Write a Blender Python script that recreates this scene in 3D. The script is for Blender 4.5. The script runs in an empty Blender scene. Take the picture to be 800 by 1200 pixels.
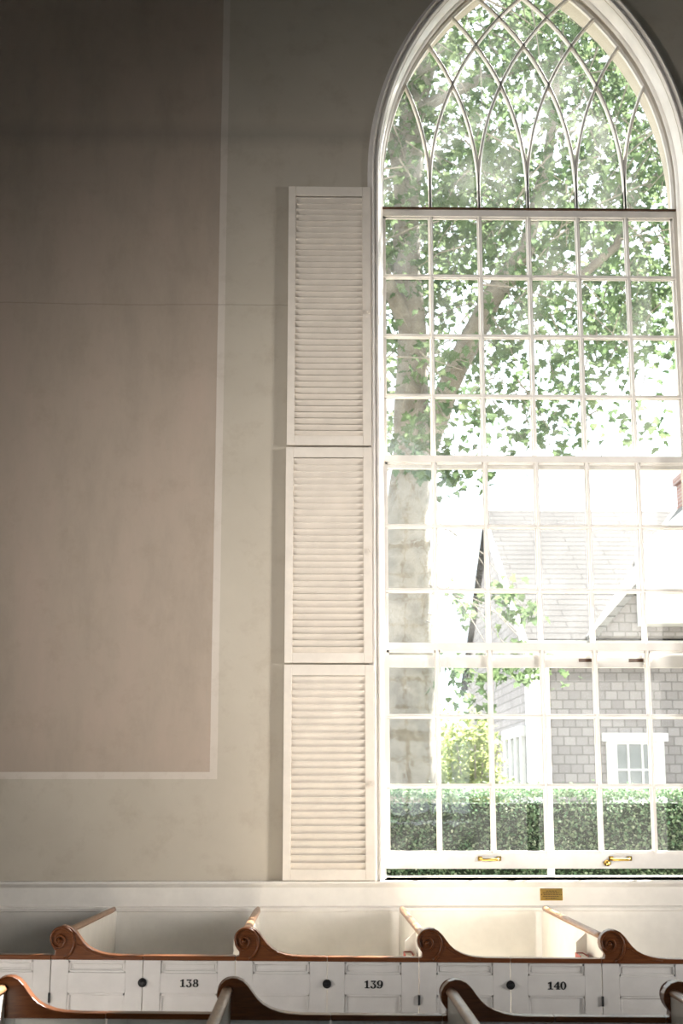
import bpy, bmesh, math, random
from mathutils import Vector, Matrix, noise as mnoise
C = bpy.context.scene.collection
PI = math.pi
rnd = random.Random(7)

# ------------------------------------------------------------------ helpers
class MB:
    def __init__(s): s.v = []; s.f = []
    def add(s, vs, fs):
        n = len(s.v); s.v += [tuple(a) for a in vs]; s.f += [tuple(i + n for i in f) for f in fs]
    def box(s, x0, x1, y0, y1, z0, z1):
        s.add([(x0,y0,z0),(x1,y0,z0),(x1,y1,z0),(x0,y1,z0),(x0,y0,z1),(x1,y0,z1),(x1,y1,z1),(x0,y1,z1)],
              [(0,3,2,1),(4,5,6,7),(0,1,5,4),(1,2,6,5),(2,3,7,6),(3,0,4,7)])
    def prism_xz(s, poly, y0, y1):            # polygon in x,z extruded along y
        n = len(poly)
        vs = [(x, y0, z) for x, z in poly] + [(x, y1, z) for x, z in poly]
        s.add(vs, [tuple(range(n)), tuple(range(2*n-1, n-1, -1))] + [(i, (i+1) % n, n+(i+1) % n, n+i) for i in range(n)])
    def prism_yz(s, poly, x0, x1):
        n = len(poly)
        vs = [(x0, y, z) for y, z in poly] + [(x1, y, z) for y, z in poly]
        s.add(vs, [tuple(range(n)), tuple(range(2*n-1, n-1, -1))] + [(i, (i+1) % n, n+(i+1) % n, n+i) for i in range(n)])
    def loft(s, rings, closed=True, caps=True):
        m = len(rings[0]); n0 = len(s.v); fs = []
        for r in rings: s.v += [tuple(a) for a in r]
        for i in range(len(rings)-1):
            for j in range(m if closed else m-1):
                a, b = n0+i*m+j, n0+i*m+(j+1) % m
                fs.append((a, b, b+m, a+m))
        if caps and closed:
            fs.append(tuple(n0+j for j in range(m))[::-1]); fs.append(tuple(n0+(len(rings)-1)*m+j for j in range(m)))
        s.f += fs
    def tube(s, path, radii, seg=8, squash=None):
        path = [Vector(p) for p in path]; rings = []
        for i, p in enumerate(path):
            t = (path[min(i+1, len(path)-1)] - path[max(i-1, 0)]).normalized()
            up = Vector((0, 1, 0)) if abs(t.y) < .9 else Vector((1, 0, 0))
            a = t.cross(up).normalized(); b = a.cross(t).normalized(); r = radii[i] if hasattr(radii, '__len__') else radii
            ring = [p + a*math.cos(k*2*PI/seg)*r + b*math.sin(k*2*PI/seg)*r for k in range(seg)]
            if squash: ring = [Vector((q.x, squash[0] + (q.y-squash[0])*squash[1], q.z)) for q in ring]
            rings.append(ring)
        s.loft(rings)
    def disc(s, cx, cz, y0, y1, r, seg=24):   # short cylinder along y
        s.loft([[(cx+r*math.cos(k*2*PI/seg), y, cz+r*math.sin(k*2*PI/seg)) for k in range(seg)] for y in (y0, y1)])
    def lathe_y(s, cx, cz, prof, seg=24):     # profile [(r, y)]
        s.loft([[(cx+r*math.cos(k*2*PI/seg), y, cz+r*math.sin(k*2*PI/seg)) for k in range(seg)] for r, y in prof])
    def flip_y(s): s.v = [(x, -y, z) for x, y, z in s.v]; return s
    def build(s, name, m, parent=None, smooth=False, bevel=0, recalc=True, loc=None):
        me = bpy.data.meshes.new(name); me.from_pydata(s.v, [], s.f)
        if recalc:
            b = bmesh.new(); b.from_mesh(me); bmesh.ops.recalc_face_normals(b, faces=b.faces); b.to_mesh(me); b.free()
        o = bpy.data.objects.new(name, me); C.objects.link(o)
        if m: me.materials.append(m)
        if parent: o.parent = parent
        if loc: o.location = loc
        if smooth:
            for p in me.polygons: p.use_smooth = True
        if bevel:
            md = o.modifiers.new('bevel', 'BEVEL'); md.width = bevel; md.segments = 2; md.limit_method = 'ANGLE'; md.angle_limit = math.radians(40)
        return o

def empty(name, loc=(0,0,0), roty=0):
    o = bpy.data.objects.new(name, None); C.objects.link(o); o.location = loc; o.rotation_euler = (0, roty, 0); o.empty_display_size = .1
    return o
def tag(o, label, cat, group=None):
    o['label'] = label; o['category'] = cat
    if group: o['group'] = group
    return o
def struct(o): o['kind'] = 'structure'; return o

# ------------------------------------------------------------------ materials
def nt(name):
    m = bpy.data.materials.new(name); m.use_nodes = True; t = m.node_tree
    return m, t, t.nodes['Principled BSDF'], t.nodes, t.links
def noise_node(t, scale, detail=4, rough=.6, coord='Object', stretch=None):
    tc = t.nodes.new('ShaderNodeTexCoord'); n = t.nodes.new('ShaderNodeTexNoise')
    n.inputs['Scale'].default_value = scale; n.inputs['Detail'].default_value = detail; n.inputs['Roughness'].default_value = rough
    if stretch:
        mp = t.nodes.new('ShaderNodeMapping'); mp.inputs['Scale'].default_value = stretch
        t.links.new(tc.outputs[coord], mp.inputs['Vector']); t.links.new(mp.outputs[0], n.inputs['Vector'])
    else: t.links.new(tc.outputs[coord], n.inputs['Vector'])
    return n
def ramp(t, src, stops):
    r = t.nodes.new('ShaderNodeValToRGB'); e = r.color_ramp.elements
    while len(e) < len(stops): e.new(.5)
    for i, (p, c) in enumerate(stops): e[i].position = p; e[i].color = (*c, 1) if len(c) == 3 else c
    t.links.new(src, r.inputs[0]); return r
def paint(name, c, rough=.45, var=.06, bump=.02, scale=9, spec=.4):
    m, t, b, N, L = nt(name); n = noise_node(t, scale)
    r = ramp(t, n.outputs['Fac'], [(.3, tuple(x*(1-var) for x in c)), (.7, tuple(min(1, x*(1+var)) for x in c))])
    L.new(r.outputs[0], b.inputs['Base Color']); b.inputs['Roughness'].default_value = rough; b.inputs['Specular IOR Level'].default_value = spec
    n2 = noise_node(t, 60, 3); bp = N.new('ShaderNodeBump'); bp.inputs['Strength'].default_value = bump; bp.inputs['Distance'].default_value = .01
    L.new(n2.outputs['Fac'], bp.inputs['Height']); L.new(bp.outputs[0], b.inputs['Normal'])
    return m
def wood(name, c1, c2, rough=.3, stretch=(2, 14, 30)):
    m, t, b, N, L = nt(name); n = noise_node(t, 6, 6, .65, 'Object', stretch)
    r = ramp(t, n.outputs['Fac'], [(.3, c1), (.7, c2)])
    L.new(r.outputs[0], b.inputs['Base Color']); b.inputs['Roughness'].default_value = rough
    b.inputs['Specular IOR Level'].default_value = .3; b.inputs['Coat Weight'].default_value = .08; b.inputs['Coat Roughness'].default_value = .2
    return m
def metal(name, c, rough=.3, metallic=1.0):
    m, t, b, N, L = nt(name); n = noise_node(t, 40)
    r = ramp(t, n.outputs['Fac'], [(.3, tuple(x*.8 for x in c)), (.7, c)])
    L.new(r.outputs[0], b.inputs['Base Color']); b.inputs['Metallic'].default_value = metallic; b.inputs['Roughness'].default_value = rough
    return m
def math_n(t, op, a, b=None, clamp=False):
    n = t.nodes.new('ShaderNodeMath'); n.operation = op; n.use_clamp = clamp
    for i, x in enumerate((a, b)):
        if x is None: continue
        if isinstance(x, (int, float)): n.inputs[i].default_value = x
        else: t.links.new(x, n.inputs[i])
    return n.outputs[0]

M = {}
M['white'] = paint('window_white', (.83, .80, .76), .4)
M['shutter'] = paint('shutter_cream', (.80, .74, .66), .45)
M['pew_white'] = paint('pew_white', (.74, .72, .70), .4, .05)
M['partition'] = paint('partition_white', (.76, .73, .67), .45, .05)
M['wains'] = paint('wainscot_white', (.74, .715, .67), .45, .05)
M['wood'] = wood('cherry_wood', (.085, .024, .006), (.19, .06, .016))
M['rail'] = wood('rail_wood', (.10, .03, .008), (.19, .062, .017))
M['cap'] = wood('cap_wood', (.22, .10, .045), (.40, .22, .11), .35, (14, 2, 20))
M['seat'] = paint('seat_cushion', (.80, .74, .64), .8)
M['floor'] = wood('floor_boards', (.10, .065, .045), (.14, .095, .07), .5, (1, 12, 1))
M['black'] = paint('black_iron', (.012, .012, .014), .35)
M['number'] = paint('black_number_paint', (.008, .008, .009), .5)
M['brass'] = metal('brass', (.75, .50, .14), .3)
M['rust'] = paint('rusty_bar', (.085, .042, .022), .6, .4, .1, 14)
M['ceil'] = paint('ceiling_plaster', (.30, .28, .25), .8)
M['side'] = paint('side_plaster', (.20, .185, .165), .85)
M['red'] = paint('red_book_cloth', (.33, .05, .03), .6)
M['paper'] = paint('book_paper', (.78, .72, .62), .8, .1, .05, 60)

# plaster wall with the painted panel and its pale border
def wall_material():
    m, t, b, N, L = nt('painted_plaster'); tc = N.new('ShaderNodeTexCoord'); sx = N.new('ShaderNodeSeparateXYZ')
    wob = noise_node(t, 3.0, 3)
    L.new(tc.outputs['Object'], sx.inputs[0])
    X = math_n(t, 'ADD', sx.outputs['X'], math_n(t, 'MULTIPLY', math_n(t, 'SUBTRACT', wob.outputs['Fac'], .5), .006)); Z = sx.outputs['Z']
    def inside(x0, x1, z0, z1):
        a = math_n(t, 'MULTIPLY', math_n(t, 'GREATER_THAN', X, x0), math_n(t, 'LESS_THAN', X, x1))
        c = math_n(t, 'MULTIPLY', math_n(t, 'GREATER_THAN', Z, z0), math_n(t, 'LESS_THAN', Z, z1))
        return math_n(t, 'MULTIPLY', a, c)
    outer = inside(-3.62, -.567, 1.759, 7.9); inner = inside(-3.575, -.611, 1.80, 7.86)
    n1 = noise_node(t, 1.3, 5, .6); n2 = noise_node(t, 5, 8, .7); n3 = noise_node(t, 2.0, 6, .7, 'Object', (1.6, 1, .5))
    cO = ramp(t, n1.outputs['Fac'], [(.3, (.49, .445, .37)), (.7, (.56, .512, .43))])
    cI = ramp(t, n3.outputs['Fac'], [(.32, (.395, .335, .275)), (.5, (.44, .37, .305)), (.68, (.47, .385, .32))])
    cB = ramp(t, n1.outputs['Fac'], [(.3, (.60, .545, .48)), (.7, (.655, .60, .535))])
    def mix(f, a, c, mode='MIX'):
        x = N.new('ShaderNodeMix'); x.data_type = 'RGBA'; x.blend_type = mode
        if isinstance(f, (int, float)): x.inputs[0].default_value = f
        else: L.new(f, x.inputs[0])
        for i, q in ((6, a), (7, c)):
            if isinstance(q, tuple): x.inputs[i].default_value = (*q, 1)
            else: L.new(q, x.inputs[i])
        return x.outputs[2]
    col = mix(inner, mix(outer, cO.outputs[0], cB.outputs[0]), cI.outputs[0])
    # blotches, a darker horizontal band and a fine crack
    blot = ramp(t, n2.outputs['Fac'], [(.52, (0, 0, 0)), (.72, (1, 1, 1))])
    col = mix(math_n(t, 'MULTIPLY', blot.outputs[0], .34), col, (.33, .27, .20))
    zz = math_n(t, 'ADD', Z, math_n(t, 'MULTIPLY', math_n(t, 'SUBTRACT', n2.outputs['Fac'], .5), .10))
    band = math_n(t, 'SUBTRACT', 1.0, math_n(t, 'DIVIDE', math_n(t, 'ABSOLUTE', math_n(t, 'SUBTRACT', zz, 5.86)), .10), True)
    col = mix(math_n(t, 'MULTIPLY', band, .32), col, (.24, .22, .19))
    zc = math_n(t, 'ADD', Z, math_n(t, 'MULTIPLY', math_n(t, 'SUBTRACT', n1.outputs['Fac'], .5), .05))
    crack = math_n(t, 'LESS_THAN', math_n(t, 'ABSOLUTE', math_n(t, 'SUBTRACT', zc, 4.705)), .0035)
    col = mix(math_n(t, 'MULTIPLY', crack, .35), col, (.2, .17, .13))
    L.new(col, b.inputs['Base Color']); b.inputs['Roughness'].default_value = .85; b.inputs['Specular IOR Level'].default_value = .15
    bp = N.new('ShaderNodeBump'); bp.inputs['Strength'].default_value = .12; bp.inputs['Distance'].default_value = .02
    L.new(math_n(t, 'SUBTRACT', n2.outputs['Fac'], math_n(t, 'MULTIPLY', crack, .5)), bp.inputs['Height']); L.new(bp.outputs[0], b.inputs['Normal'])
    return m
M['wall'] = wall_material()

def glass(name, dust):
    m, t, b, N, L = nt(name); N.remove(b); out = N['Material Output']
    tr = N.new('ShaderNodeBsdfTransparent'); tr.inputs[0].default_value = (.96, .97, .97, 1)
    gl = N.new('ShaderNodeBsdfGlossy'); gl.inputs['Roughness'].default_value = .0
    n = noise_node(t, 3.0, 4); bp = N.new('ShaderNodeBump'); bp.inputs['Strength'].default_value = .03; bp.inputs['Distance'].default_value = .02
    L.new(n.outputs['Fac'], bp.inputs['Height']); L.new(bp.outputs[0], gl.inputs['Normal'])
    m1 = N.new('ShaderNodeMixShader'); m1.inputs[0].default_value = .07
    L.new(tr.outputs[0], m1.inputs[1]); L.new(gl.outputs[0], m1.inputs[2])
    tl = N.new('ShaderNodeBsdfTranslucent'); tl.inputs[0].default_value = (.95, .95, .93, 1)
    n2 = noise_node(t, 2.2, 8, .75); n3 = noise_node(t, 90, 2)
    r = ramp(t, n2.outputs['Fac'], [(.35, (dust*.6,)*3), (.7, (dust*1.5,)*3)])
    sp = ramp(t, n3.outputs['Fac'], [(.66, (0,)*3), (.74, (dust*1.2,)*3)])
    f = math_n(t, 'ADD', r.outputs[0], sp.outputs[0])
    m2 = N.new('ShaderNodeMixShader'); L.new(f, m2.inputs[0]); L.new(m1.outputs[0], m2.inputs[1]); L.new(tl.outputs[0], m2.inputs[2])
    L.new(m2.outputs[0], out.inputs[0])
    return m
M['glass_top'] = glass('dusty_glass_arch', .04)
M['glass_mid'] = glass('dusty_glass', .022)
M['glass_low'] = glass('clear_old_glass', .014)

def leaf_mat(name, cols, transl=.45):
    m, t, b, N, L = nt(name); N.remove(b); out = N['Material Output']
    g = N.new('ShaderNodeNewGeometry'); r = ramp(t, g.outputs['Random Per Island'], [(i/(len(cols)-1), c) for i, c in enumerate(cols)])
    d = N.new('ShaderNodeBsdfDiffuse'); tl = N.new('ShaderNodeBsdfTranslucent'); mx = N.new('ShaderNodeMixShader'); mx.inputs[0].default_value = transl
    hs = N.new('ShaderNodeHueSaturation'); hs.inputs['Hue'].default_value = .47; hs.inputs['Saturation'].default_value = .95; hs.inputs['Value'].default_value = 1.3
    L.new(r.outputs[0], d.inputs[0]); L.new(r.outputs[0], hs.inputs['Color']); L.new(hs.outputs[0], tl.inputs[0])
    L.new(d.outputs[0], mx.inputs[1]); L.new(tl.outputs[0], mx.inputs[2]); L.new(mx.outputs[0], out.inputs[0])
    return m
M['leaf'] = leaf_mat('plane_leaf', [(.055, .10, .05), (.08, .135, .06), (.07, .115, .06), (.105, .155, .075)], .35)
M['hedge'] = leaf_mat('hedge_leaf', [(.075, .15, .09), (.11, .19, .11), (.19, .26, .16), (.09, .165, .10), (.36, .42, .32)], .25)  # last, palest tone imitates glints on some of the leaves
M['bush'] = leaf_mat('bush_leaf', [(.17, .23, .085), (.23, .28, .115), (.13, .19, .075)], .45)
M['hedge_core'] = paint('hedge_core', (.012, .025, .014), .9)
M['grass'] = paint('gravel_yard', (.15, .14, .115), .9, .2, .2, 3)
def bark_mat():
    m, t, b, N, L = nt('plane_bark'); n = noise_node(t, 4.5, 4, .55); n2 = noise_node(t, 25, 5)
    r = ramp(t, n.outputs['Fac'], [(.36, (.145, .13, .11)), (.46, (.185, .17, .145)), (.54, (.23, .21, .18)), (.64, (.17, .155, .13))])
    L.new(r.outputs[0], b.inputs['Base Color']); b.inputs['Roughness'].default_value = .9
    bp = N.new('ShaderNodeBump'); bp.inputs['Strength'].default_value = .4; L.new(n2.outputs['Fac'], bp.inputs['Height']); L.new(bp.outputs[0], b.inputs['Normal'])
    return m
M['bark'] = bark_mat()
def shingle(name, c1, c2, mortar, w, h, ax='X', zs=1.0, offs=.5):
    m, t, b, N, L = nt(name); tc = N.new('ShaderNodeTexCoord'); sx = N.new('ShaderNodeSeparateXYZ'); cx = N.new('ShaderNodeCombineXYZ')
    L.new(tc.outputs['Object'], sx.inputs[0]); L.new(sx.outputs[ax], cx.inputs['X']); L.new(math_n(t, 'MULTIPLY', sx.outputs['Z'], zs), cx.inputs['Y'])
    k = N.new('ShaderNodeTexBrick'); k.inputs['Scale'].default_value = 1; k.inputs['Brick Width'].default_value = w; k.inputs['Row Height'].default_value = h
    k.inputs['Mortar Size'].default_value = .011; k.inputs['Mortar Smooth'].default_value = .3; k.offset = offs
    k.inputs['Color1'].default_value = (*c1, 1); k.inputs['Color2'].default_value = (*c2, 1); k.inputs['Mortar'].default_value = (*mortar, 1)
    L.new(cx.outputs[0], k.inputs['Vector']); L.new(k.outputs['Color'], b.inputs['Base Color']); b.inputs['Roughness'].default_value = .95; b.inputs['Specular IOR Level'].default_value = .12
    bp = N.new('ShaderNodeBump'); bp.inputs['Strength'].default_value = .5; bp.inputs['Distance'].default_value = .02; bp.invert = True
    L.new(k.outputs['Fac'], bp.inputs['Height']); L.new(bp.outputs[0], b.inputs['Normal'])
    return m
M['sh_front'] = shingle('grey_shingle_front', (.29, .27, .272), (.38, .355, .357), (.20, .188, .185), .21, .155)
M['sh_side'] = shingle('grey_shingle_side', (.29, .27, .272), (.38, .355, .357), (.20, .188, .185), .21, .155, 'Y')
M['sh_roof'] = shingle('roof_shingle', (.050, .048, .047), (.058, .056, .054), (.017, .016, .016), 1.3, .125, 'X', 1.0)
M['sh_roof_side'] = shingle('roof_shingle_side', (.20, .19, .18), (.25, .24, .225), (.05, .05, .045), .8, .17, 'Y', 1.0)
M['trimw'] = paint('house_trim_white', (.80, .80, .79), .5)
M['brick'] = shingle('chimney_brick', (.36, .20, .17), (.42, .25, .21), (.5, .45, .42), .22, .075)
def house_glass():
    m, t, b, N, L = nt('house_glass'); n = noise_node(t, 2)
    r = ramp(t, n.outputs['Fac'], [(.3, (.16, .17, .16)), (.7, (.3, .31, .3))]); L.new(r.outputs[0], b.inputs['Base Color'])
    b.inputs['Roughness'].default_value = .05; b.inputs['Specular IOR Level'].default_value = .8
    return m
M['hglass'] = house_glass()

# ------------------------------------------------------------------ gothic window geometry (all in metres)
X0, PW, ZS, R = .4355, .3237, 5.593, 1.88
X6 = X0 + 6*PW; XC = (X0+X6)/2; HALF = XC-X0
SILL = 1.178
def arch_path(o, zb, n=28):
    pts = [(X0-o, zb), (X0-o, (zb+ZS)/2)]
    fm = math.acos((R-HALF)/(R+o))
    for i in range(n+1):
        f = fm*i/n; pts.append((X0+R-(R+o)*math.cos(f), ZS+(R+o)*math.sin(f)))
    right = [(2*XC-x, z) for x, z in pts[:-1]][::-1]
    return pts+right
def arch_sweep(mb, prof, zb, closed=False, n=28):
    cols = [arch_path(o, zb, n) for o, y in prof]
    rings = [[(cols[j][i][0], prof[j][1], cols[j][i][1]) for j in range(len(prof))] for i in range(len(cols[0]))]
    mb.loft(rings, closed=closed, caps=closed)
def arc_bar(mb, pts, hw, y0, y1, bev=.006):   # muntin following pts in x,z
    rings = []
    for i, (x, z) in enumerate(pts):
        a = pts[max(i-1, 0)]; b = pts[min(i+1, len(pts)-1)]; dx, dz = b[0]-a[0], b[1]-a[1]; l = math.hypot(dx, dz); nx, nz = -dz/l, dx/l
        pr = [(-hw, y1), (-hw, y0+.012), (-hw+bev, y0), (hw-bev, y0), (hw, y0+.012), (hw, y1)]
        rings.append([(x+nx*o, y, z+nz*o) for o, y in pr])
    mb.loft(rings)

def wall_with_arch(name, mat, y0, y1, xa, xb, zt, holes, o):
    """plaster slab from y0 (room side) to y1 with arched openings shifted by the x in holes"""
    b = bmesh.new()
    for y in (y0, y1):
        ed = []
        rect = [b.verts.new(p) for p in ((xa, y, 0), (xb, y, 0), (xb, y, zt), (xa, y, zt))]
        ed += [b.edges.new((rect[i], rect[(i+1) % 4])) for i in range(4)]
        for s in holes:
            vs = [b.verts.new((x+s, y, z)) for x, z in arch_path(o, SILL)]
            ed += [b.edges.new((vs[i], vs[(i+1) % len(vs)])) for i in range(len(vs))]
        bmesh.ops.triangle_fill(b, edges=ed, use_beauty=True)
    for s in holes:
        pts = arch_path(o, SILL); n = len(pts)
        A = [b.verts.new((x+s, y0, z)) for x, z in pts]; B = [b.verts.new((x+s, y1, z)) for x, z in pts]
        for i in range(n): b.faces.new((A[i], A[(i+1) % n], B[(i+1) % n], B[i]))
    bmesh.ops.remove_doubles(b, verts=b.verts, dist=1e-5)
    me = bpy.data.meshes.new(name); b.to_mesh(me); b.free(); me.materials.append(mat)
    ob = bpy.data.objects.new(name, me); C.objects.link(ob); return struct(ob)

# ------------------------------------------------------------------ room shell
WY = 8.40; BY = -4.0; XL, XR, ZT = -6.5, 7.5, 8.6
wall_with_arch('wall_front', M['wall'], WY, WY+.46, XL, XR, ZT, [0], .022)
wall_with_arch('wall_back', M['side'], BY, BY-.46, XL, XR, ZT, [0], .022)
def sbox(name, m, *a):
    b = MB(); b.box(*a); return struct(b.build(name, m))
sbox('floor', M['floor'], XL, XR, BY, WY, -.1, 0)
sbox('ceiling', M['ceil'], XL, XR, BY-.46, WY+.46, ZT, ZT+.2)
sbox('wall_left', M['side'], XL-.2, XL, BY-.46, WY+.46, 0, ZT)
sbox('wall_right', M['side'], XR, XR+.2, BY-.46, WY+.46, 0, ZT)
sbox('trim_1', M['floor'], XL, XR, 6.50, WY, 0, .07)          # low platform the wall pews stand on
# wainscot: moulded cap, plain board, ledge, lower board
w = MB()
w.prism_yz([(WY, .07), (WY-.018, .07), (WY-.018, 1.004), (WY-.03, 1.008), (WY-.032, 1.024), (WY-.026, 1.030), (WY-.016, 1.036), (WY-.016, 1.140),
            (WY-.022, 1.144), (WY-.030, 1.152), (WY-.036, 1.158), (WY-.040, 1.164), (WY-.040, 1.174), (WY-.036, 1.177), (WY, 1.177)], XL, XR)
struct(w.build('baseboard_front', M['wains']))

# ------------------------------------------------------------------ the window
def build_window(name, detail=True, shift=(0, 0), flip=False):
    win = struct(empty(name, (XC, WY, SILL) if not flip else (XC, BY, SILL)))
    def T(mb):
        out = []
        for x, y, z in mb.v:
            if flip: out.append((x-XC, -(y-WY), z-SILL))
            else: out.append((x-XC, y-WY, z-SILL))
        mb.v = out; return mb
    def B(mb, nm, m, par=None, **k): return T(mb).build(nm, m, par or win, **k)
    c = MB()
    arch_sweep(c, [(-.004, 8.556), (.006, 8.53), (.012, 8.525), (.014, 8.44), (.020, 8.415), (.024, 8.398), (.030, 8.380), (.034, 8.374), (.044, 8.374),
                   (.048, 8.384), (.056, 8.386), (.062, 8.366), (.070, 8.356), (.078, 8.358), (.083, 8.368), (.085, 8.385), (.097, 8.390), (.100, 8.401)], SILL-.002)
    cs = B(c, 'casing', M['white'], smooth=True)
    md = cs.modifiers.new('split', 'EDGE_SPLIT'); md.split_angle = math.radians(35)
    s = MB(); s.box(X0-.03, X6+.03, 8.372, 8.70, SILL-.03, SILL); s.box(X0-.03, X6+.03, 8.70, 8.90, SILL-.05, SILL-.012)
    B(s, 'sill', M['white'], bevel=.004)
    # fixed gothic light
    g = MB(); ya, yb = 8.615, 8.655
    arch_sweep(g, [(-.014, yb), (-.014, ya+.012), (-.004, ya+.004), (.0, ya), (.026, ya), (.026, yb)], 5.462, closed=True)
    for k in range(1, 6):
        xk = X0+k*PW
        for sgn in (1, -1):
            pts = [(xk, 5.462), (xk, 5.53)]; cx = xk+sgn*R; oc = (X6-R) if sgn > 0 else (X0+R)
            for i in range(60):
                f = i*.018; x, z = cx-sgn*R*math.cos(f), ZS+R*math.sin(f)
                pts.append((x, z))
                if math.hypot(x-oc, z-ZS) > R-.002: break
            arc_bar(g, pts, .0115, ya+.002, yb)
    g.box(X0-.02, X6+.02, ya+.002, yb, 5.440, 5.462)
    gl = B(g, 'tracery', M['white'])
    p = MB(); path = arch_path(-.002, 5.45, 24); p.v = [(x, 8.640, z) for x, z in path]; p.f = [tuple(range(len(path)))]
    B(p, 'pane', M['glass_top'], gl)
    r = MB(); r.box(X0-.005, X6+.005, 8.602, 8.614, 5.450, 5.463)
    B(r, 'iron_bar', M['rust'])
    def sash(nm, ya, yb, zt, zb, rt, rb, rows, gm, st=.012):
        f = MB()
        f.box(X0-.028, X0+st, ya, yb, zb, zt); f.box(X6-st, X6+.028, ya, yb, zb, zt)
        f.box(X0+st, X6-st, ya, yb, zt-rt, zt); f.box(X0+st, X6-st, ya, yb, zb, zb+rb)
        # small chamfered putty beads round the frame, then muntins
        for k in range(1, 6): arc_bar(f, [(X0+k*PW, zb+rb), (X0+k*PW, zt-rt)], .0115, ya+.004, yb-.004)
        for z in rows: arc_bar(f, [(X0+st, z), (X6-st, z)], .0105, ya+.005, yb-.004)
        zz = [zb+rb]+sorted(rows)+[zt-rt]; xs = [X0+st]+[X0+k*PW for k in range(1, 6)]+[X6-st]
        for i in range(6):                                      # glazing beads at each pane's foot and head
            for j in range(len(zz)-1):
                f.box(xs[i], xs[i+1], ya+.012, yb-.006, zz[j], zz[j]+.015); f.box(xs[i], xs[i+1], ya+.016, yb-.006, zz[j+1]-.014, zz[j+1])
        for x in xs:
            f.box(x-.0165, x+.0165, ya+.016, yb-.006, zb+rb, zt-rt)
        o = B(f, nm, M['white'], bevel=0)
        q = MB(); ym = (ya+yb)/2+.004; q.add([(X0, ym, zb+.01), (X6, ym, zb+.01), (X6, ym, zt-.01), (X0, ym, zt-.01)], [(0, 1, 2, 3)])
        B(q, 'pane', gm, o)
        return o
    sash('upper_sash', 8.618, 8.656, 5.448, 3.70, .040, .05, [4.990, 4.582, 4.178], M['glass_mid'])
    ms = sash('middle_sash', 8.580, 8.616, 3.776, 2.436, .042, .062, [3.319, 2.913], M['glass_mid'])
    ls = sash('lower_sash', 8.540, 8.578, 2.584, 1.236, .046, .088, [2.135, 1.718], M['glass_low'])
    st = MB(); st.box(1.428, 1.466, 8.68, 8.72, SILL-.01, 2.45); B(st, 'outer_post', M['white'])
    if not detail: return win
    # brass lifts on the lower sash, latches on the middle sash rail
    for cx in (1.053, 1.836):
        h = MB(); z = 1.295
        for e in (-.056, .056): h.box(cx+e-.013, cx+e+.013, 8.530, 8.540, z-.013, z+.013)
        h.tube([(cx-.056, 8.528, z), (cx-.045, 8.512, z-.006), (cx+.045, 8.512, z-.006), (cx+.056, 8.528, z)], [.006, .008, .008, .006], 8)
        B(h, 'sash_lift', M['brass'], ls)
    h = MB(); h.lathe_y(1.757, 1.268, [(.001, 8.539), (.019, 8.539), (.019, 8.533), (.013, 8.526), (.012, 8.518), (.001, 8.514)], 18); h.box(1.735, 1.779, 8.534, 8.540, 1.259, 1.277)
    B(h, 'sash_catch', M['brass'], ls)
    for cx in (1.68, 1.99):
        h = MB(); h.box(cx-.045, cx+.045, 8.576, 8.582, 2.470, 2.490)
        B(h, 'rail_plate', M['rust'], ms)
    return win
build_window('window_1')
build_window('window_2', detail=False, flip=True)

# ------------------------------------------------------------------ shutters
def shutter(x0, x1, zb, zt, nl, latch, label, tilt):
    YF, YB = 8.343, 8.375
    e = empty('window_shutter', ((x0+x1)/2, YB, zb)); ox, oy, oz = e.location
    def B(mb, nm, m, **k):
        mb.v = [(x-ox, y-oy, z-oz) for x, y, z in mb.v]; return mb.build(nm, m, e, **k)
    SL, SR = .047, .052; RT, RB = .065, .062
    f = MB(); f.box(x0, x0+SL, YF, YB, zb, zt); f.box(x1-SR, x1, YF, YB, zb, zt)
    f.box(x0+SL, x1-SR, YF, YB, zt-RT, zt); f.box(x0+SL, x1-SR, YF, YB, zb, zb+RB)
    B(f, 'frame', M['shutter'], bevel=.003)
    l = MB(); a, b = zb+RB, zt-RT; pitch = (b-a)/nl
    for i in range(nl):
        z = a+(i+.5)*pitch; h = pitch*tilt
        sag = [(rnd.random()-.5)*.0008 for _ in range(2)]
        # tilted slat: inner edge low at the back, upper edge forward with a rounded nose
        prof = [(YF+.008, z+h+.001), (YF+.003, z+h), (YF+.0025, z+h-.004), (YF+.006, z+h-.007), (YB-.004, z-h-.006), (YB-.001, z-h)]
        rings = [[(x, y, zz+s) for y, zz in prof] for x, s in ((x0+SL-.004, sag[0]), (x1-SR+.004, sag[1]))]
        l.loft(rings)
    B(l, 'louvers', M['shutter'])
    zc = zb+latch
    k = MB(); k.box(x1-.030, x1-.012, YF-.004, YF, zc-.028, zc+.028); k.tube([(x1-.021, YF-.004, zc+.012), (x1-.021, YF-.016, zc+.010), (x1-.010, YF-.020, zc-.012)], [.005, .005, .006], 8)
    B(k, 'latch', M['shutter'])
    for hz in (zb+.18, zt-.18):
        h = MB(); h.tube([(x1+.004, YB-.006, hz-.04), (x1+.004, YB-.006, hz+.04)], .0045, 8); h.box(x1-.012, x1+.004, YB-.002, YB+.002, hz-.04, hz+.04)
        B(h, 'hinge', M['shutter'])
    return tag(e, label, 'shutter', 'louvered shutters folded back beside the window')
S = 8.343/8.36
def sx(v): return v*S
def sz(v): return 1.7+(v-1.7)*S
shutter(sx(-.171), sx(.353), sz(3.784), sz(5.492), 40, .86, 'cream louvered shutter, topmost of the three, beside the arch spring', .29)
shutter(sx(-.175), sx(.354), sz(2.442), sz(3.772), 30, .68, 'cream louvered shutter in the middle of the stack of three', .355)
shutter(sx(-.176), sx(.361), sz(1.180), sz(2.432), 27, .55, 'cream louvered shutter, lowest of the three, standing on the wainscot ledge', .42)

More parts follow.
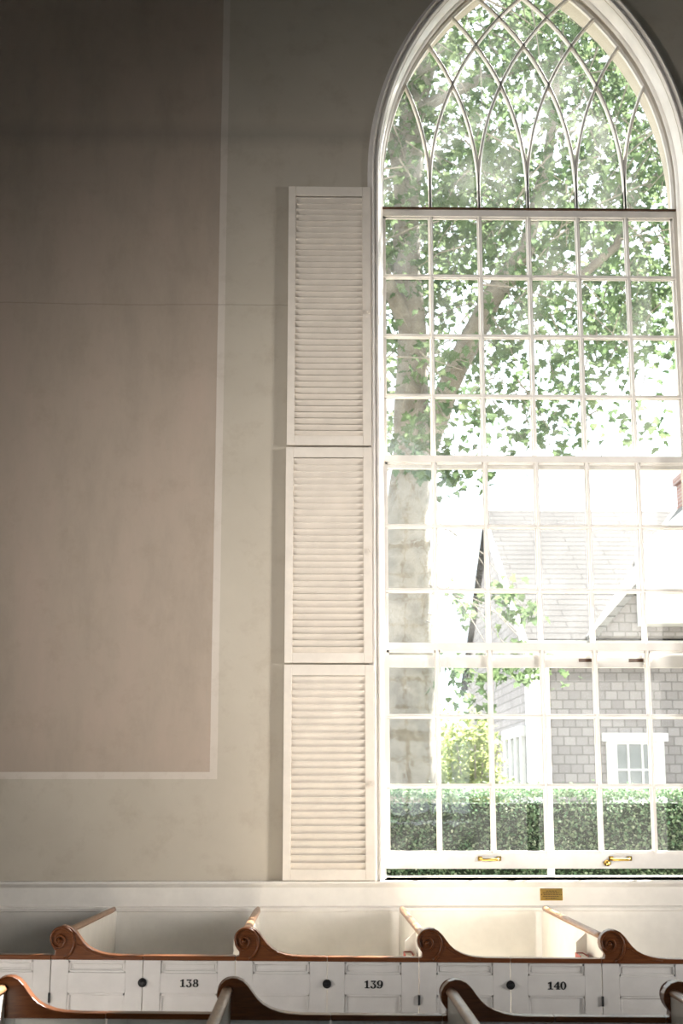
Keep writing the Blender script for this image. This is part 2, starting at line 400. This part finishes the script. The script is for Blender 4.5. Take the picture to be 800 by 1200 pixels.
# ------------------------------------------------------------------ pews
PITCH = .826; U = .00096
SC = [(0,0),(0,21),(14,22),(17,42),(8,52),(-3,68),(-8,88),(-6,108),(5,129),(24,146),(48,154),(70,152),(92,142),(112,123),(130,99),(148,77),(170,58),(200,42),(235,31),(270,25),(320,22),(430,21),(430,0)]
RB = .951                                            # underside of the rail in pew coordinates
def panel_leaf(mb, x0, x1, base):
    t = .028
    sl, sr = x0+.076, x1-.076; z = RB
    mb.box(x0, sl, 0, t, base, z); mb.box(sr, x1, 0, t, base, z)
    op = [(z-.055, z-.004), (base+.12, z-.142)]
    mb.box(sl, sr, 0, t, z-.004, z); mb.box(sl, sr, 0, t, z-.142, z-.055); mb.box(sl, sr, 0, t, base, base+.12)
    for a, b in op:
        mb.box(sl, sr, .012, t-.004, a, b)
        for (p, q, r, s) in ((sl, sr, a, a+.010), (sl, sr, b-.010, b), (sl, sl+.010, a, b), (sr-.010, sr, a, b)):
            mb.box(p, q, .004, .013, r, s)
    a, b = op[0]                                     # inner fillet of the small upper panel
    for (p, q, r, s) in ((sl+.016, sr-.016, a+.014, a+.018), (sl+.016, sr-.016, b-.018, b-.014), (sl+.016, sl+.020, a+.014, b-.014), (sr-.020, sr-.016, a+.014, b-.014)):
        mb.box(p, q, .0085, .013, r, s)
def digits(txt, x, z, h):
    mb = MB(); w = h*.80; y0, y1 = -.0022, .0
    def ring(cx, cz, rx, rz, ix, iz, a0=0, a1=360, n=26):
        o = []; i_ = []
        for k in range(n+1):
            a = math.radians(a0+(a1-a0)*k/n); o.append((cx+rx*math.cos(a), cz+rz*math.sin(a))); i_.append((cx+ix*math.cos(a), cz+iz*math.sin(a)))
        for k in range(n): P([o[k], o[k+1], i_[k+1], i_[k]])
    def P(pts): mb.prism_xz([(ox+px*h, z+pz*h) for px, pz in pts], y0, y1)
    def blob(cx, cz, r): P([(cx+r*math.cos(k*PI/8), cz+r*math.sin(k*PI/8)) for k in range(16)])
    for i, c in enumerate(txt):
        ox = x+i*h*.865
        if c == '1': P([(.30,.08),(.56,.08),(.56,1),(.42,1),(.30,.93)]); P([(.10,0),(.76,0),(.76,.11),(.10,.11)]); P([(.30,.93),(.30,.78),(.08,.72),(.08,.82)])
        if c == '0': ring(.42, .5, .40, .52, .16, .43)
        if c == '8': ring(.42, .74, .33, .28, .12, .19); ring(.42, .27, .40, .29, .15, .20)
        if c == '3':
            P([(.08,.98),(.74,.98),(.74,.86),(.08,.80)]); P([(.60,.90),(.74,.90),(.44,.54),(.30,.58)])
            ring(.38, .29, .39, .33, .14, .23, -150, 100); blob(.12, .17, .13)
        if c == '9': ring(.42, .67, .40, .35, .15, .25); ring(.36, .55, .46, .57, .22, .46, -105, 15); blob(.16, .13, .13)
        if c == '4': P([(.44,.08),(.70,.08),(.70,1),(.58,1),(.44,.80)]); P([(.02,.26),(.86,.26),(.86,.38),(.02,.38)]); P([(.02,.38),(.14,.38),(.62,1),(.52,1)]); P([(.30,0),(.84,0),(.84,.10),(.30,.10)])
    return mb
def pew(k, row, number, label, group):
    sx_ = -1.18+PITCH*k
    if row == 1: e = empty('pew', (sx_, 6.55, -.0091*PITCH*k), .0091); F = 1; base = .105; L_ = 1.80; capz0, wallz = 1.066, 1.035+.0091*PITCH*k
    else: e = empty('pew', (sx_, 5.44, -.073-.0100*PITCH*k), .0100); F = -1; base = .095; L_ = 1.70; capz0, wallz = 1.066, 1.066
    def B(mb, nm, m, par=None, **kw):
        if F < 0: mb.flip_y()
        return mb.build(nm, m, par or e, **kw)
    p = MB(); panel_leaf(p, .002, .411, base); B(p, 'front_panel', M['pew_white'], bevel=.0015)
    s = MB(); s.prism_xz([(x*U, RB+z*U) for x, z in SC], -.008, .052)
    B(s, 'scroll_cap', M['wood'], bevel=.004)
    # carved volute on the aisle face
    kn = [(-72, 84), (0, 68), (90, 57), (180, 38), (270, 33), (360, 26.5), (450, 21), (540, 15), (630, 10), (700, 6)]
    path = []; rad = []
    a = -72
    while a <= 700:
        for (a0, r0), (a1, r1) in zip(kn, kn[1:]):
            if a0 <= a <= a1: r = r0+(r1-r0)*(a-a0)/(a1-a0); break
        path.append(((37+r*math.cos(math.radians(a)))*U, -.008-.010*(a+72)/772, RB+(88+r*math.sin(math.radians(a)))*U)); rad.append((7.5-4.2*(a+72)/772)*U); a += 12
    v = MB(); v.tube(path, rad, 8)
    v.lathe_y(37*U, RB+88*U, [(.011, -.008), (.011, -.014), (.008, -.022), (.003, -.026), (.0005, -.0265)], 14)
    # lower moulding following the tail
    tail = [(96, 18), (120, 70), (140, 62), (165, 44), (200, 29), (240, 19), (290, 13)]
    v.tube([(x*U, -.0075, RB+z*U) for x, z in tail[1:]], .0028, 6)
    B(v, 'volute', M['wood'], smooth=True)
    pt = MB(); pt.prism_yz([(.028, base), (L_-.01, base), (L_-.01, wallz-.022), (.05, capz0-.022), (.028, capz0-.022)], .018, .044)
    B(pt, 'partition', M['partition'], bevel=.002)
    cp = MB(); rings = []
    n = 10
    for i in range(n+1):
        u = i/n; y = .052+(L_-.03-.052)*u; z = capz0+(wallz-capz0)*u
        ws = .021 if i < n else .012
        rings.append([(.031+ws*math.cos(q), y, z-.012+ (.016 if math.sin(q) > 0 else .011)*math.sin(q)) for q in [j*2*PI/14 for j in range(14)]])
    rings.append([(.031+.004*math.cos(j*2*PI/14), L_-.026, wallz-.012+.004*math.sin(j*2*PI/14)) for j in range(14)])
    cp.loft(rings); B(cp, 'partition_cap', M['cap'], smooth=True)
    st = MB(); st.box(.044, .42, .05, L_-.03, .44, .468); st.box(.38, .40, .08, L_-.06, base, .44); B(st, 'seat', M['seat'], bevel=.006)
    rk = MB(); rk.box(-.062, .018, .22, .92, .709, .725); rk.box(-.062, -.054, .22, .92, .725, .79)
    zt = 1.046 if row == 1 else 1.0
    rk.prism_xz([(-.034, .715), (.018, .715), (.018, zt-.004), (.012, zt-.008), (-.034, zt-.050)], .438, .452)
    B(rk, 'book_rack', M['partition'])
    # door on the right half, hinged at the next seam
    d = MB(); panel_leaf(d, .415, .824, base); dr = B(d, 'door', M['pew_white'], bevel=.0015)
    r = MB(); r.box(.4135, .825, -.009, .050, RB, RB+.0205); B(r, 'door_rail', M['rail'], dr, bevel=.003)
    q = MB(); kz = RB-.096; kx = .412
    q.lathe_y(kx, kz, [(.001, -.002), (.0195, -.002), (.0195, -.006), (.0165, -.009), (.0150, -.007), (.0135, -.007), (.0115, -.013), (.008, -.017), (.001, -.018)], 24)
    q.box(kx-.011, kx+.011, -.020, -.016, kz-.0028, kz+.0028)
    B(q, 'knob', M['black'], dr, smooth=False)
    hg = MB(); hz = RB-.163
    hg.box(.8215, .8245, -.002, .004, hz-.022, hz+.022); hg.tube([(.826, -.005, hz-.021), (.826, -.005, hz+.021)], .0055, 10)
    B(hg, 'hinge', M['black'], dr)
    if number:
        B(digits(number, .413+.165, RB-.114, .0335), 'number', M['number'], dr)
    return tag(e, label, 'pew', group)
G1, G2 = 'white box pews against the window wall', 'dark railed pews in the front row'
pew(-1, 1, None, 'white box pew cut off by the left edge, left of pew 138, in deep shade', G1)
pew(0, 1, '138', 'white box pew with door numbered 138 and sunlit orange-brown scroll', G1)
pew(1, 1, '139', 'white box pew with door numbered 139 under the louvered shutters', G1)
pew(2, 1, '140', 'white box pew with door numbered 140 below the small brass plaque', G1)
pew(3, 1, None, 'white box pew cut off by the right edge, right of pew 140', G1)
pew(-1, 2, None, 'nearest-row pew at the very left edge, only a sliver of its door showing', G2)
pew(0, 2, None, 'nearest-row pew with its dark scroll cut by the left edge, below 138', G2)
pew(1, 2, None, 'nearest-row pew whose dark scroll rises between the doors numbered 138 and 139', G2)
pew(2, 2, None, 'nearest-row pew whose dark scroll rises between the doors numbered 139 and 140', G2)
pew(3, 2, None, 'nearest-row pew whose dark scroll rises right of 140 at the right edge', G2)

def hymnal(k, label):
    X = -1.18+PITCH*k; zb = .725-.0091*PITCH*k+.002
    e = empty('hymnal', (X-.016, 6.895, zb)); h = .226; d0, d1 = -.07, .07
    c = MB(); c.box(-.020, -.0165, d0, d1, 0, h); c.box(.0165, .020, d0, d1, 0, h); c.box(-.020, .020, d1-.004, d1, 0, h)
    c.build('cover', M['red'], e, bevel=.001)
    p = MB(); p.box(-.0163, .0163, d0+.004, d1-.005, .004, h-.005); p.build('pages', M['paper'], e)
    return tag(e, label, 'book', 'red hymnals in the pew racks')
hymnal(2, 'red hymnal in the pew rack left of the scroll between 139 and 140')
hymnal(3, 'red hymnal in the pew rack above 140, left of the rightmost scroll')

# brass plaque on the wainscot
e = empty('plaque', (1.392, WY-.016, 1.098))
p = MB(); p.box(-.066, .066, -.004, 0, -.034, .034); p.build('plate', M['brass'], e, bevel=.0015)
l = MB()
for zi, (a, b) in zip((.02, .01, 0, -.010, -.021), ((-.03, .03), (-.05, .045), (-.045, .05), (-.05, .04), (-.035, .03))):
    x = a
    while x < b:
        wd = rnd.uniform(.006, .014); l.box(x, min(b, x+wd), -.0046, -.0036, zi-.0016, zi+.0016); x += wd+.004
l.build('engraving', M['rust'], e)
for x in (-.058, .058):
    s = MB(); s.disc(x, 0, -.006, -.003, .003, 10); s.build('screw', M['rust'], e)

tag(e, 'small engraved brass plaque on the wainscot under the window', 'plaque')

# ------------------------------------------------------------------ outside
g = MB(); g.box(-40, 60, 8.86, 90, -.12, -.05); struct(g.build('ground', M['grass']))
LEAF = [(0, 0), (.16, .02), (.42, -.08), (.33, .16), (.52, .36), (.24, .40), (.20, .58), (0, .86), (-.20, .58), (-.24, .40), (-.52, .36), (-.33, .16), (-.42, -.08), (-.16, .02)]
def add_leaf(mb, p, size, rng, tmpl=LEAF, droop=.5):
    az = rng.uniform(0, 2*PI); tilt = rng.gauss(droop, .55); rl = rng.gauss(0, .6)
    m = Matrix.Rotation(az, 3, 'Z') @ Matrix.Rotation(-tilt, 3, 'X') @ Matrix.Rotation(rl, 3, 'Y')
    mb.add([Vector(p)+m @ Vector((x*size, z*size, -.25*size*abs(x))) for x, z in tmpl], [tuple(range(len(tmpl)))])
SMALL = [(0, 0), (.3, .35), (.22, .8), (0, 1), (-.22, .8), (-.3, .35)]

# plane tree
rg = random.Random(11)
tr = empty('plane_tree', (1.02, 15.0, -.05)); TO = Vector(tr.location)
def gnarl(path, rad, n):
    out = []; rr = []
    for (a, b, ra, rb) in zip(path, path[1:], rad, rad[1:]):
        for i in range(n):
            u = i/n; q = Vector(a).lerp(Vector(b), u); q += Vector((mnoise.noise(q*1.3), mnoise.noise(q*1.3+Vector((9, 3, 1))), 0))*.05
            out.append(q-TO); rr.append((ra+(rb-ra)*u)*(1+.10*mnoise.noise(q*2.5)))
    out.append(Vector(path[-1])-TO); rr.append(rad[-1]); return out, rr
t = MB()
a, b = gnarl([(1.00, 15, -.2), (1.02, 15, .5), (1.00, 15, 2), (1.02, 15, 3.6), (1.08, 15, 5.2), (1.08, 15.05, 6.8), (1.05, 15.1, 8.2), (1.12, 15.2, 9.4), (1.55, 15.3, 11.2), (1.9, 15.4, 13)], [.48, .36, .31, .29, .21, .165, .15, .14, .12, .06], 6)
t.tube(a, b, 16); t.build('trunk', M['bark'], tr, smooth=True)
BR = [([(1.10, 15, 4.9), (1.30, 14.9, 5.6), (1.62, 14.8, 6.4), (1.95, 14.7, 7.05), (2.35, 14.6, 7.6), (2.6, 14.5, 8.6), (2.8, 14.4, 10)], [.14, .125, .125, .12, .09, .06, .03]),
      ([(2.10, 14.65, 7.2), (2.5, 14.5, 7.3), (2.9, 14.5, 7.22), (3.3, 14.4, 7.55), (3.55, 14.4, 8.1), (4.2, 14.3, 8.8)], [.06, .055, .05, .045, .04, .02]),
      ([(1.08, 15, 6.6), (.7, 14.8, 7.6), (.2, 14.6, 8.6), (-.4, 14.5, 9.4)], [.10, .08, .06, .03]),
      ([(1.05, 15, 8.0), (.9, 15.1, 9.0), (.6, 15.2, 10.2), (.4, 15.2, 11.5)], [.10, .08, .06, .03]),
      ([(1.55, 15.2, 11.2), (2.4, 15, 11.8), (3.3, 14.8, 12.2)], [.07, .05, .02]),
      ([(1.2, 15.1, 9.5), (2.0, 15.6, 10.2), (2.9, 15.9, 10.6), (3.6, 16, 10.6)], [.08, .06, .04, .02])]
for path, rad in BR:
    t = MB(); a, b = gnarl(path, rad, 5); t.tube(a, b, 10); t.build('branch', M['bark'], tr, smooth=True)
lf = MB(); tw = MB()
def cluster(c, n, spread, size):
    c = Vector(c)
    for _ in range(n):
        add_leaf(lf, c-TO+Vector((rg.gauss(0, spread), rg.gauss(0, spread), rg.gauss(0, spread*.8))), size*rg.uniform(.7, 1.2), rg, droop=.9)
    e2 = c-TO+Vector((rg.gauss(0, .4), rg.gauss(0, .2), rg.uniform(.2, .6)))
    if c.z > 5.4: tw.tube([c-TO, (c-TO)*.5+e2*.5+Vector((0, 0, .05)), e2], [.004, .006, .010], 5)
def crown_density(x, z):
    lo = 5.08 + .28*max(0, x-1.6)                    # the skirt of the crown rises towards its outer side
    u = (z-lo)/2.8
    return max(0, min(1, .22+.78*u)) if u > 0 else 0
n = 0
while n < 1350:
    x, y, z = rg.uniform(-.9, 4.7), rg.uniform(12.6, 17.5), rg.uniform(4.9, 12.8)
    if z > 12.8-.25*(x-1.5)**2: continue
    zn = 1.7+(z-1.7)*15/y
    if rg.random() > crown_density(x*15/y, zn): continue
    if mnoise.noise(Vector((x*.9, y*.5, z*.9)))*1.2+.45 < rg.random()*.75: continue
    cluster((x, y, z), 15, .19, .118); n += 1
n = 0
while n < 170:                                       # leaf mass added out of view to block sun towards the upper panes
    x, y, z = rg.uniform(3.9, 7.6), rg.uniform(13, 16), rg.uniform(11.4, 16)
    if ((x-5.8)/1.9)**2+((z-13.8)/2.3)**2 > 1: continue
    cluster((x, y, z), 10, .24, .17); n += 1
for c, k in (((1.02, 14.2, 5.0), 3), ((1.55, 14.3, 4.85), 4), ((1.35, 14.2, 5.1), 3), ((1.75, 14.4, 5.15), 2), ((.85, 14.1, 5.3), 3), ((2.2, 14.3, 5.35), 1), ((2.6, 14.2, 5.3), 1),
             ((1.9, 15.5, 3.85), 3), ((2.2, 15.6, 3.75), 3), ((2.45, 15.9, 3.7), 2), ((1.75, 15.5, 3.6), 2),
             ((1.55, 14.2, 2.95), 3), ((1.6, 14.2, 2.7), 2), ((1.85, 14.2, 3.0), 3), ((2.1, 14.3, 2.98), 3), ((2.35, 14.3, 2.98), 2), ((1.5, 14.1, 2.62), 1), ((2.5, 14.3, 2.9), 1)):
    top = Vector((1.25, 14.9, max(5.6, c[2]+1.2))) if c[2] > 4.5 else Vector((1.12, 14.95, c[2]+.9))
    p0, p3 = top-TO, Vector(c)-TO; mid = p0.lerp(p3, .6)+Vector((0, 0, .25))
    tw.tube([p0, p0.lerp(mid, .5)+Vector((0, 0, .06)), mid, p3], [.008, .006, .005, .003], 5)
    for _ in range(k): cluster(Vector(c)+Vector((rg.gauss(0, .10), rg.gauss(0, .15), rg.gauss(0, .08))), 12, .11, .11)
fo = lf.build('foliage', M['leaf'], tr, recalc=False); fo['kind'] = 'stuff'
tw.build('twigs', M['bark'], tr)
tag(tr, 'plane tree with mottled pale trunk and leafy crown outside the window', 'tree')

# hedge
hd = empty('hedge', (2.6, 12.7, 0)); HO = Vector(hd.location); rh = random.Random(3)
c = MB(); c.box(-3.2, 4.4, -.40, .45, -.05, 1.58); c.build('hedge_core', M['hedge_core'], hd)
h = MB()
def hleaf(p, s):
    add_leaf(h, p, s, rh, SMALL, .3)
for _ in range(30000):
    x = rh.uniform(-2.6, 2.6); z = rh.uniform(.35, 1.70)
    bump = .06*mnoise.noise(Vector((x*3, z*3, 0)))
    hleaf((x, -.46+bump+rh.gauss(0, .035), z+.02*mnoise.noise(Vector((x*4, 5, 0)))), rh.uniform(.022, .042))
for _ in range(9000):
    x = rh.uniform(-2.6, 2.6); y = rh.uniform(-.5, .5)
    hleaf((x, y, 1.655+.04*mnoise.noise(Vector((x*4, y*4, 2)))+abs(rh.gauss(0, .03))), rh.uniform(.025, .045))
ho = h.build('foliage', M['hedge'], hd, recalc=False); ho['kind'] = 'stuff'
tag(hd, 'clipped green hedge running across the bottom of the window view', 'hedge')

# bushes beyond
def bush(loc, rx, ry, rz, n, size, label, seed):
    e = empty('shrub', loc); r = random.Random(seed); b = MB(); s = MB()
    for i in range(9):
        a = r.uniform(0, 2*PI); s.tube([(0, 0, -.05), (math.cos(a)*rx*.3, math.sin(a)*ry*.3, rz*.9), (math.cos(a)*rx*.7, math.sin(a)*ry*.7, rz*1.6)], [.03, .02, .008], 6)
    s.build('stem', M['bark'], e)
    for _ in range(n):
        v = Vector((r.gauss(0, 1), r.gauss(0, 1), r.gauss(0, 1))).normalized()*(r.random()**.4)*(1+.35*mnoise.noise(Vector((r.random()*3, seed, r.random()*3))))
        add_leaf(b, (v.x*rx, v.y*ry, rz+v.z*rz), size*r.uniform(.7, 1.2), r)
    f = b.build('foliage', M['bush'], e, recalc=False); f['kind'] = 'stuff'
    return tag(e, label, 'shrub')
bush((2.42, 21.3, -.05), .56, .6, 1.5, 3000, .105, 'yellow-green shrub left of the shingled house, seen above the hedge', 5)
bush((3.0, 36.6, -.05), 1.3, 1.3, 2.0, 2600, .17, 'paler shrub further back between the tree trunk and the house', 8)

# shingled house
hs = empty('house', (3.75, 24, -.05)); 
def hb(mb, nm, m, par=None, **k):
    mb.v = [(x-3.75, y-24, z+.05) for x, y, z in mb.v]; return mb.build(nm, m, par or hs, **k)
EZ, RZ, RYY = 4.32, 7.42, 29.0
b = MB(); b.box(3.80, 14, 24.0, 24.2, -.05, EZ); hb(b, 'front_wall', M['sh_front'])
b = MB(); b.prism_yz([(24, -.05), (34, -.05), (34, EZ), (RYY, RZ-.1), (24, EZ)], 3.75, 3.80); hb(b, 'gable_wall', M['sh_side'])
b = MB()
sl = (RZ-EZ)/(RYY-24)
b.prism_yz([(23.6, EZ-.25), (23.6, EZ-.12), (RYY, RZ+.1), (34.4, EZ-.12), (34.4, EZ-.25), (RYY, RZ-.05)], 3.62, 14.2); hb(b, 'roof', M['sh_roof'])
b = MB(); b.prism_yz([(23.55, EZ-.40), (23.55, EZ-.14), (RYY, RZ+.08), (RYY, RZ-.22)], 3.57, 3.62); b.box(3.62, 14.2, 23.57, 23.62, EZ-.42, EZ-.14); hb(b, 'rake_board', M['trimw'])
b = MB(); b.box(3.66, 4.02, 23.94, 24.0, -.05, EZ-.2); b.box(3.66, 3.75, 24.0, 24.2, -.05, EZ-.2); hb(b, 'corner_board', M['trimw'])
# front window: casing, sill, muntined sash
def hwin(x0, x1, z0, z1, nc, nr):
    f = MB(); f.box(x0-.13, x0, 23.93, 24.02, z0, z1); f.box(x1, x1+.13, 23.93, 24.02, z0, z1); f.box(x0-.2, x1+.2, 23.90, 24.02, z1, z1+.14); f.box(x0-.16, x1+.16, 23.90, 24.02, z0-.08, z0)
    for i in range(nc+1):
        x = x0+(x1-x0)*i/nc; wd = .05 if i in (0, nc) else .015; f.box(x-wd, x+wd, 23.96, 24.0, z0, z1)
    for j in range(nr+1):
        z = z0+(z1-z0)*j/nr; wd = .045 if j in (0, nr) else .015; f.box(x0, x1, 23.962, 24.0, z-wd, z+wd)
    o = hb(f, 'window', M['trimw']); q = MB(); q.box(x0, x1, 23.985, 23.995, z0, z1); hb(q, 'pane', M['hglass'], o)
hwin(5.12, 5.84, 1.55, 2.50, 3, 2)
f = MB()
ys = [24.9, 25.6, 26.3, 27.0]
for y in ys: f.box(3.66, 3.74, y-.09, y+.09, 1.2, 2.62)
f.box(3.64, 3.74, 24.75, 27.15, 2.62, 2.80); f.box(3.66, 3.74, 24.8, 27.1, 1.1, 1.25)
o = hb(f, 'side_frame', M['trimw']); q = MB(); q.box(3.70, 3.735, 24.9, 27.0, 1.25, 2.62); hb(q, 'pane', M['hglass'], o)
# cross gable
gx, gz = 7.6, 7.35; GY = 23.2
b = MB(); b.prism_xz([(4.75, EZ-.1), (10.4, EZ-.1), (gx, gz)], GY, 28.5); hb(b, 'cross_gable', M['sh_front'])
b = MB()
for sgn in (-1, 1):
    x1 = gx+sgn*2.95
    b.prism_xz([(gx, gz), (gx, gz+.16), (x1, EZ-.06), (x1, EZ-.22)], GY-.08, 28.6)
hb(b, 'cross_gable_roof', M['sh_roof_side'])
b = MB()
b.prism_xz([(5.42, EZ+.05), (8.9, EZ+.05), (8.9, 6.55), (7.3, 7.2), (5.42, 5.65)], 22.6, GY-.06); hb(b, 'dormer', M['trimw'])
b = MB(); b.box(7.42, 8.12, 27.0, 27.8, 6.4, 7.95); b.box(7.36, 8.18, 26.94, 27.86, 7.80, 7.95); hb(b, 'chimney', M['brick'])
tag(hs, 'grey shingled house with white trim behind the hedge', 'house')

# ------------------------------------------------------------------ light
wd = bpy.data.worlds.new('world'); bpy.context.scene.world = wd; wd.use_nodes = True
bg = wd.node_tree.nodes['Background']; bg.inputs[0].default_value = (.84, .94, 1, 1); bg.inputs[1].default_value = 2.2
def sun(direction, strength, col, ang):
    l = bpy.data.lights.new('sun', 'SUN'); l.energy = strength; l.color = col; l.angle = math.radians(ang)
    o = bpy.data.objects.new('sun', l); C.objects.link(o); o.rotation_euler = Vector(direction).to_track_quat('-Z', 'Y').to_euler(); return o
EL = math.radians(48); az = Vector((-.67, -.742))
sun((az.x*math.cos(EL), az.y*math.cos(EL), -math.sin(EL)), 43, (1, .955, .89), .6)
def area(name, loc, direction, sx, sy, e, col, spread=180):
    l = bpy.data.lights.new(name, 'AREA'); l.shape = 'RECTANGLE'; l.size = sx; l.size_y = sy; l.energy = e; l.color = col; l.spread = math.radians(spread)
    o = bpy.data.objects.new(name, l); C.objects.link(o); o.location = loc; o.rotation_euler = Vector(direction).to_track_quat('-Z', 'Y').to_euler(); return o
# added fill lights in empty frames on the solid side walls, out of view
def side_frame(name, x, inward, yc, za, zb, target, e, spread, col):
    f = MB(); x0, x1 = sorted((x, x+inward*.05))
    for (a, b, c, d) in ((yc-1.3, yc-1.2, za, zb), (yc+1.2, yc+1.3, za, zb), (yc-1.3, yc+1.3, za-.08, za), (yc-1.3, yc+1.3, zb, zb+.1)): f.box(x0, x1, a, b, c, d)
    struct(f.build(name, M['white']))
    src = Vector((x+inward*.03, yc, (za+zb)/2))
    area('side_fill_light', src, Vector(target)-src, 2.3, zb-za-.1, e, col, spread)
side_frame('fill_frame_right', XR, -1, 4.2, 1.2, 4.4, (1.5, WY, 2.3), 58, 42, (1, .94, .88))
side_frame('fill_frame_left', XL, 1, 3.3, 1.2, 4.2, (1.0, WY, 3.25), 48, 43, (1, .94, .88))

# ------------------------------------------------------------------ camera
cam = bpy.data.cameras.new('camera'); co = bpy.data.objects.new('camera', cam); C.objects.link(co); bpy.context.scene.camera = co
cam.sensor_fit = 'VERTICAL'; cam.sensor_height = 36; cam.sensor_width = 24; cam.lens = 1633.3/1200*36
co.location = (0, 0, 1.7)
pi_, ya_ = .1964, .02004
fw = Vector((math.sin(ya_)*math.cos(pi_), math.cos(ya_)*math.cos(pi_), math.sin(pi_)))
co.rotation_euler = fw.to_track_quat('-Z', 'Y').to_euler()
cam.dof.use_dof = True; cam.dof.focus_distance = 7.6; cam.dof.aperture_fstop = 4.0
sc = bpy.context.scene
sc.view_settings.view_transform = 'Standard'; sc.view_settings.look = 'None'; sc.view_settings.gamma = 1; sc.view_settings.exposure = .6
sc.view_settings.use_curve_mapping = False
cy = sc.cycles
cy.use_denoising = True; cy.max_bounces = 8; cy.diffuse_bounces = 5; cy.glossy_bounces = 3; cy.transmission_bounces = 4; cy.transparent_max_bounces = 16
cy.sample_clamp_indirect = 12; cy.caustics_reflective = False; cy.caustics_refractive = False
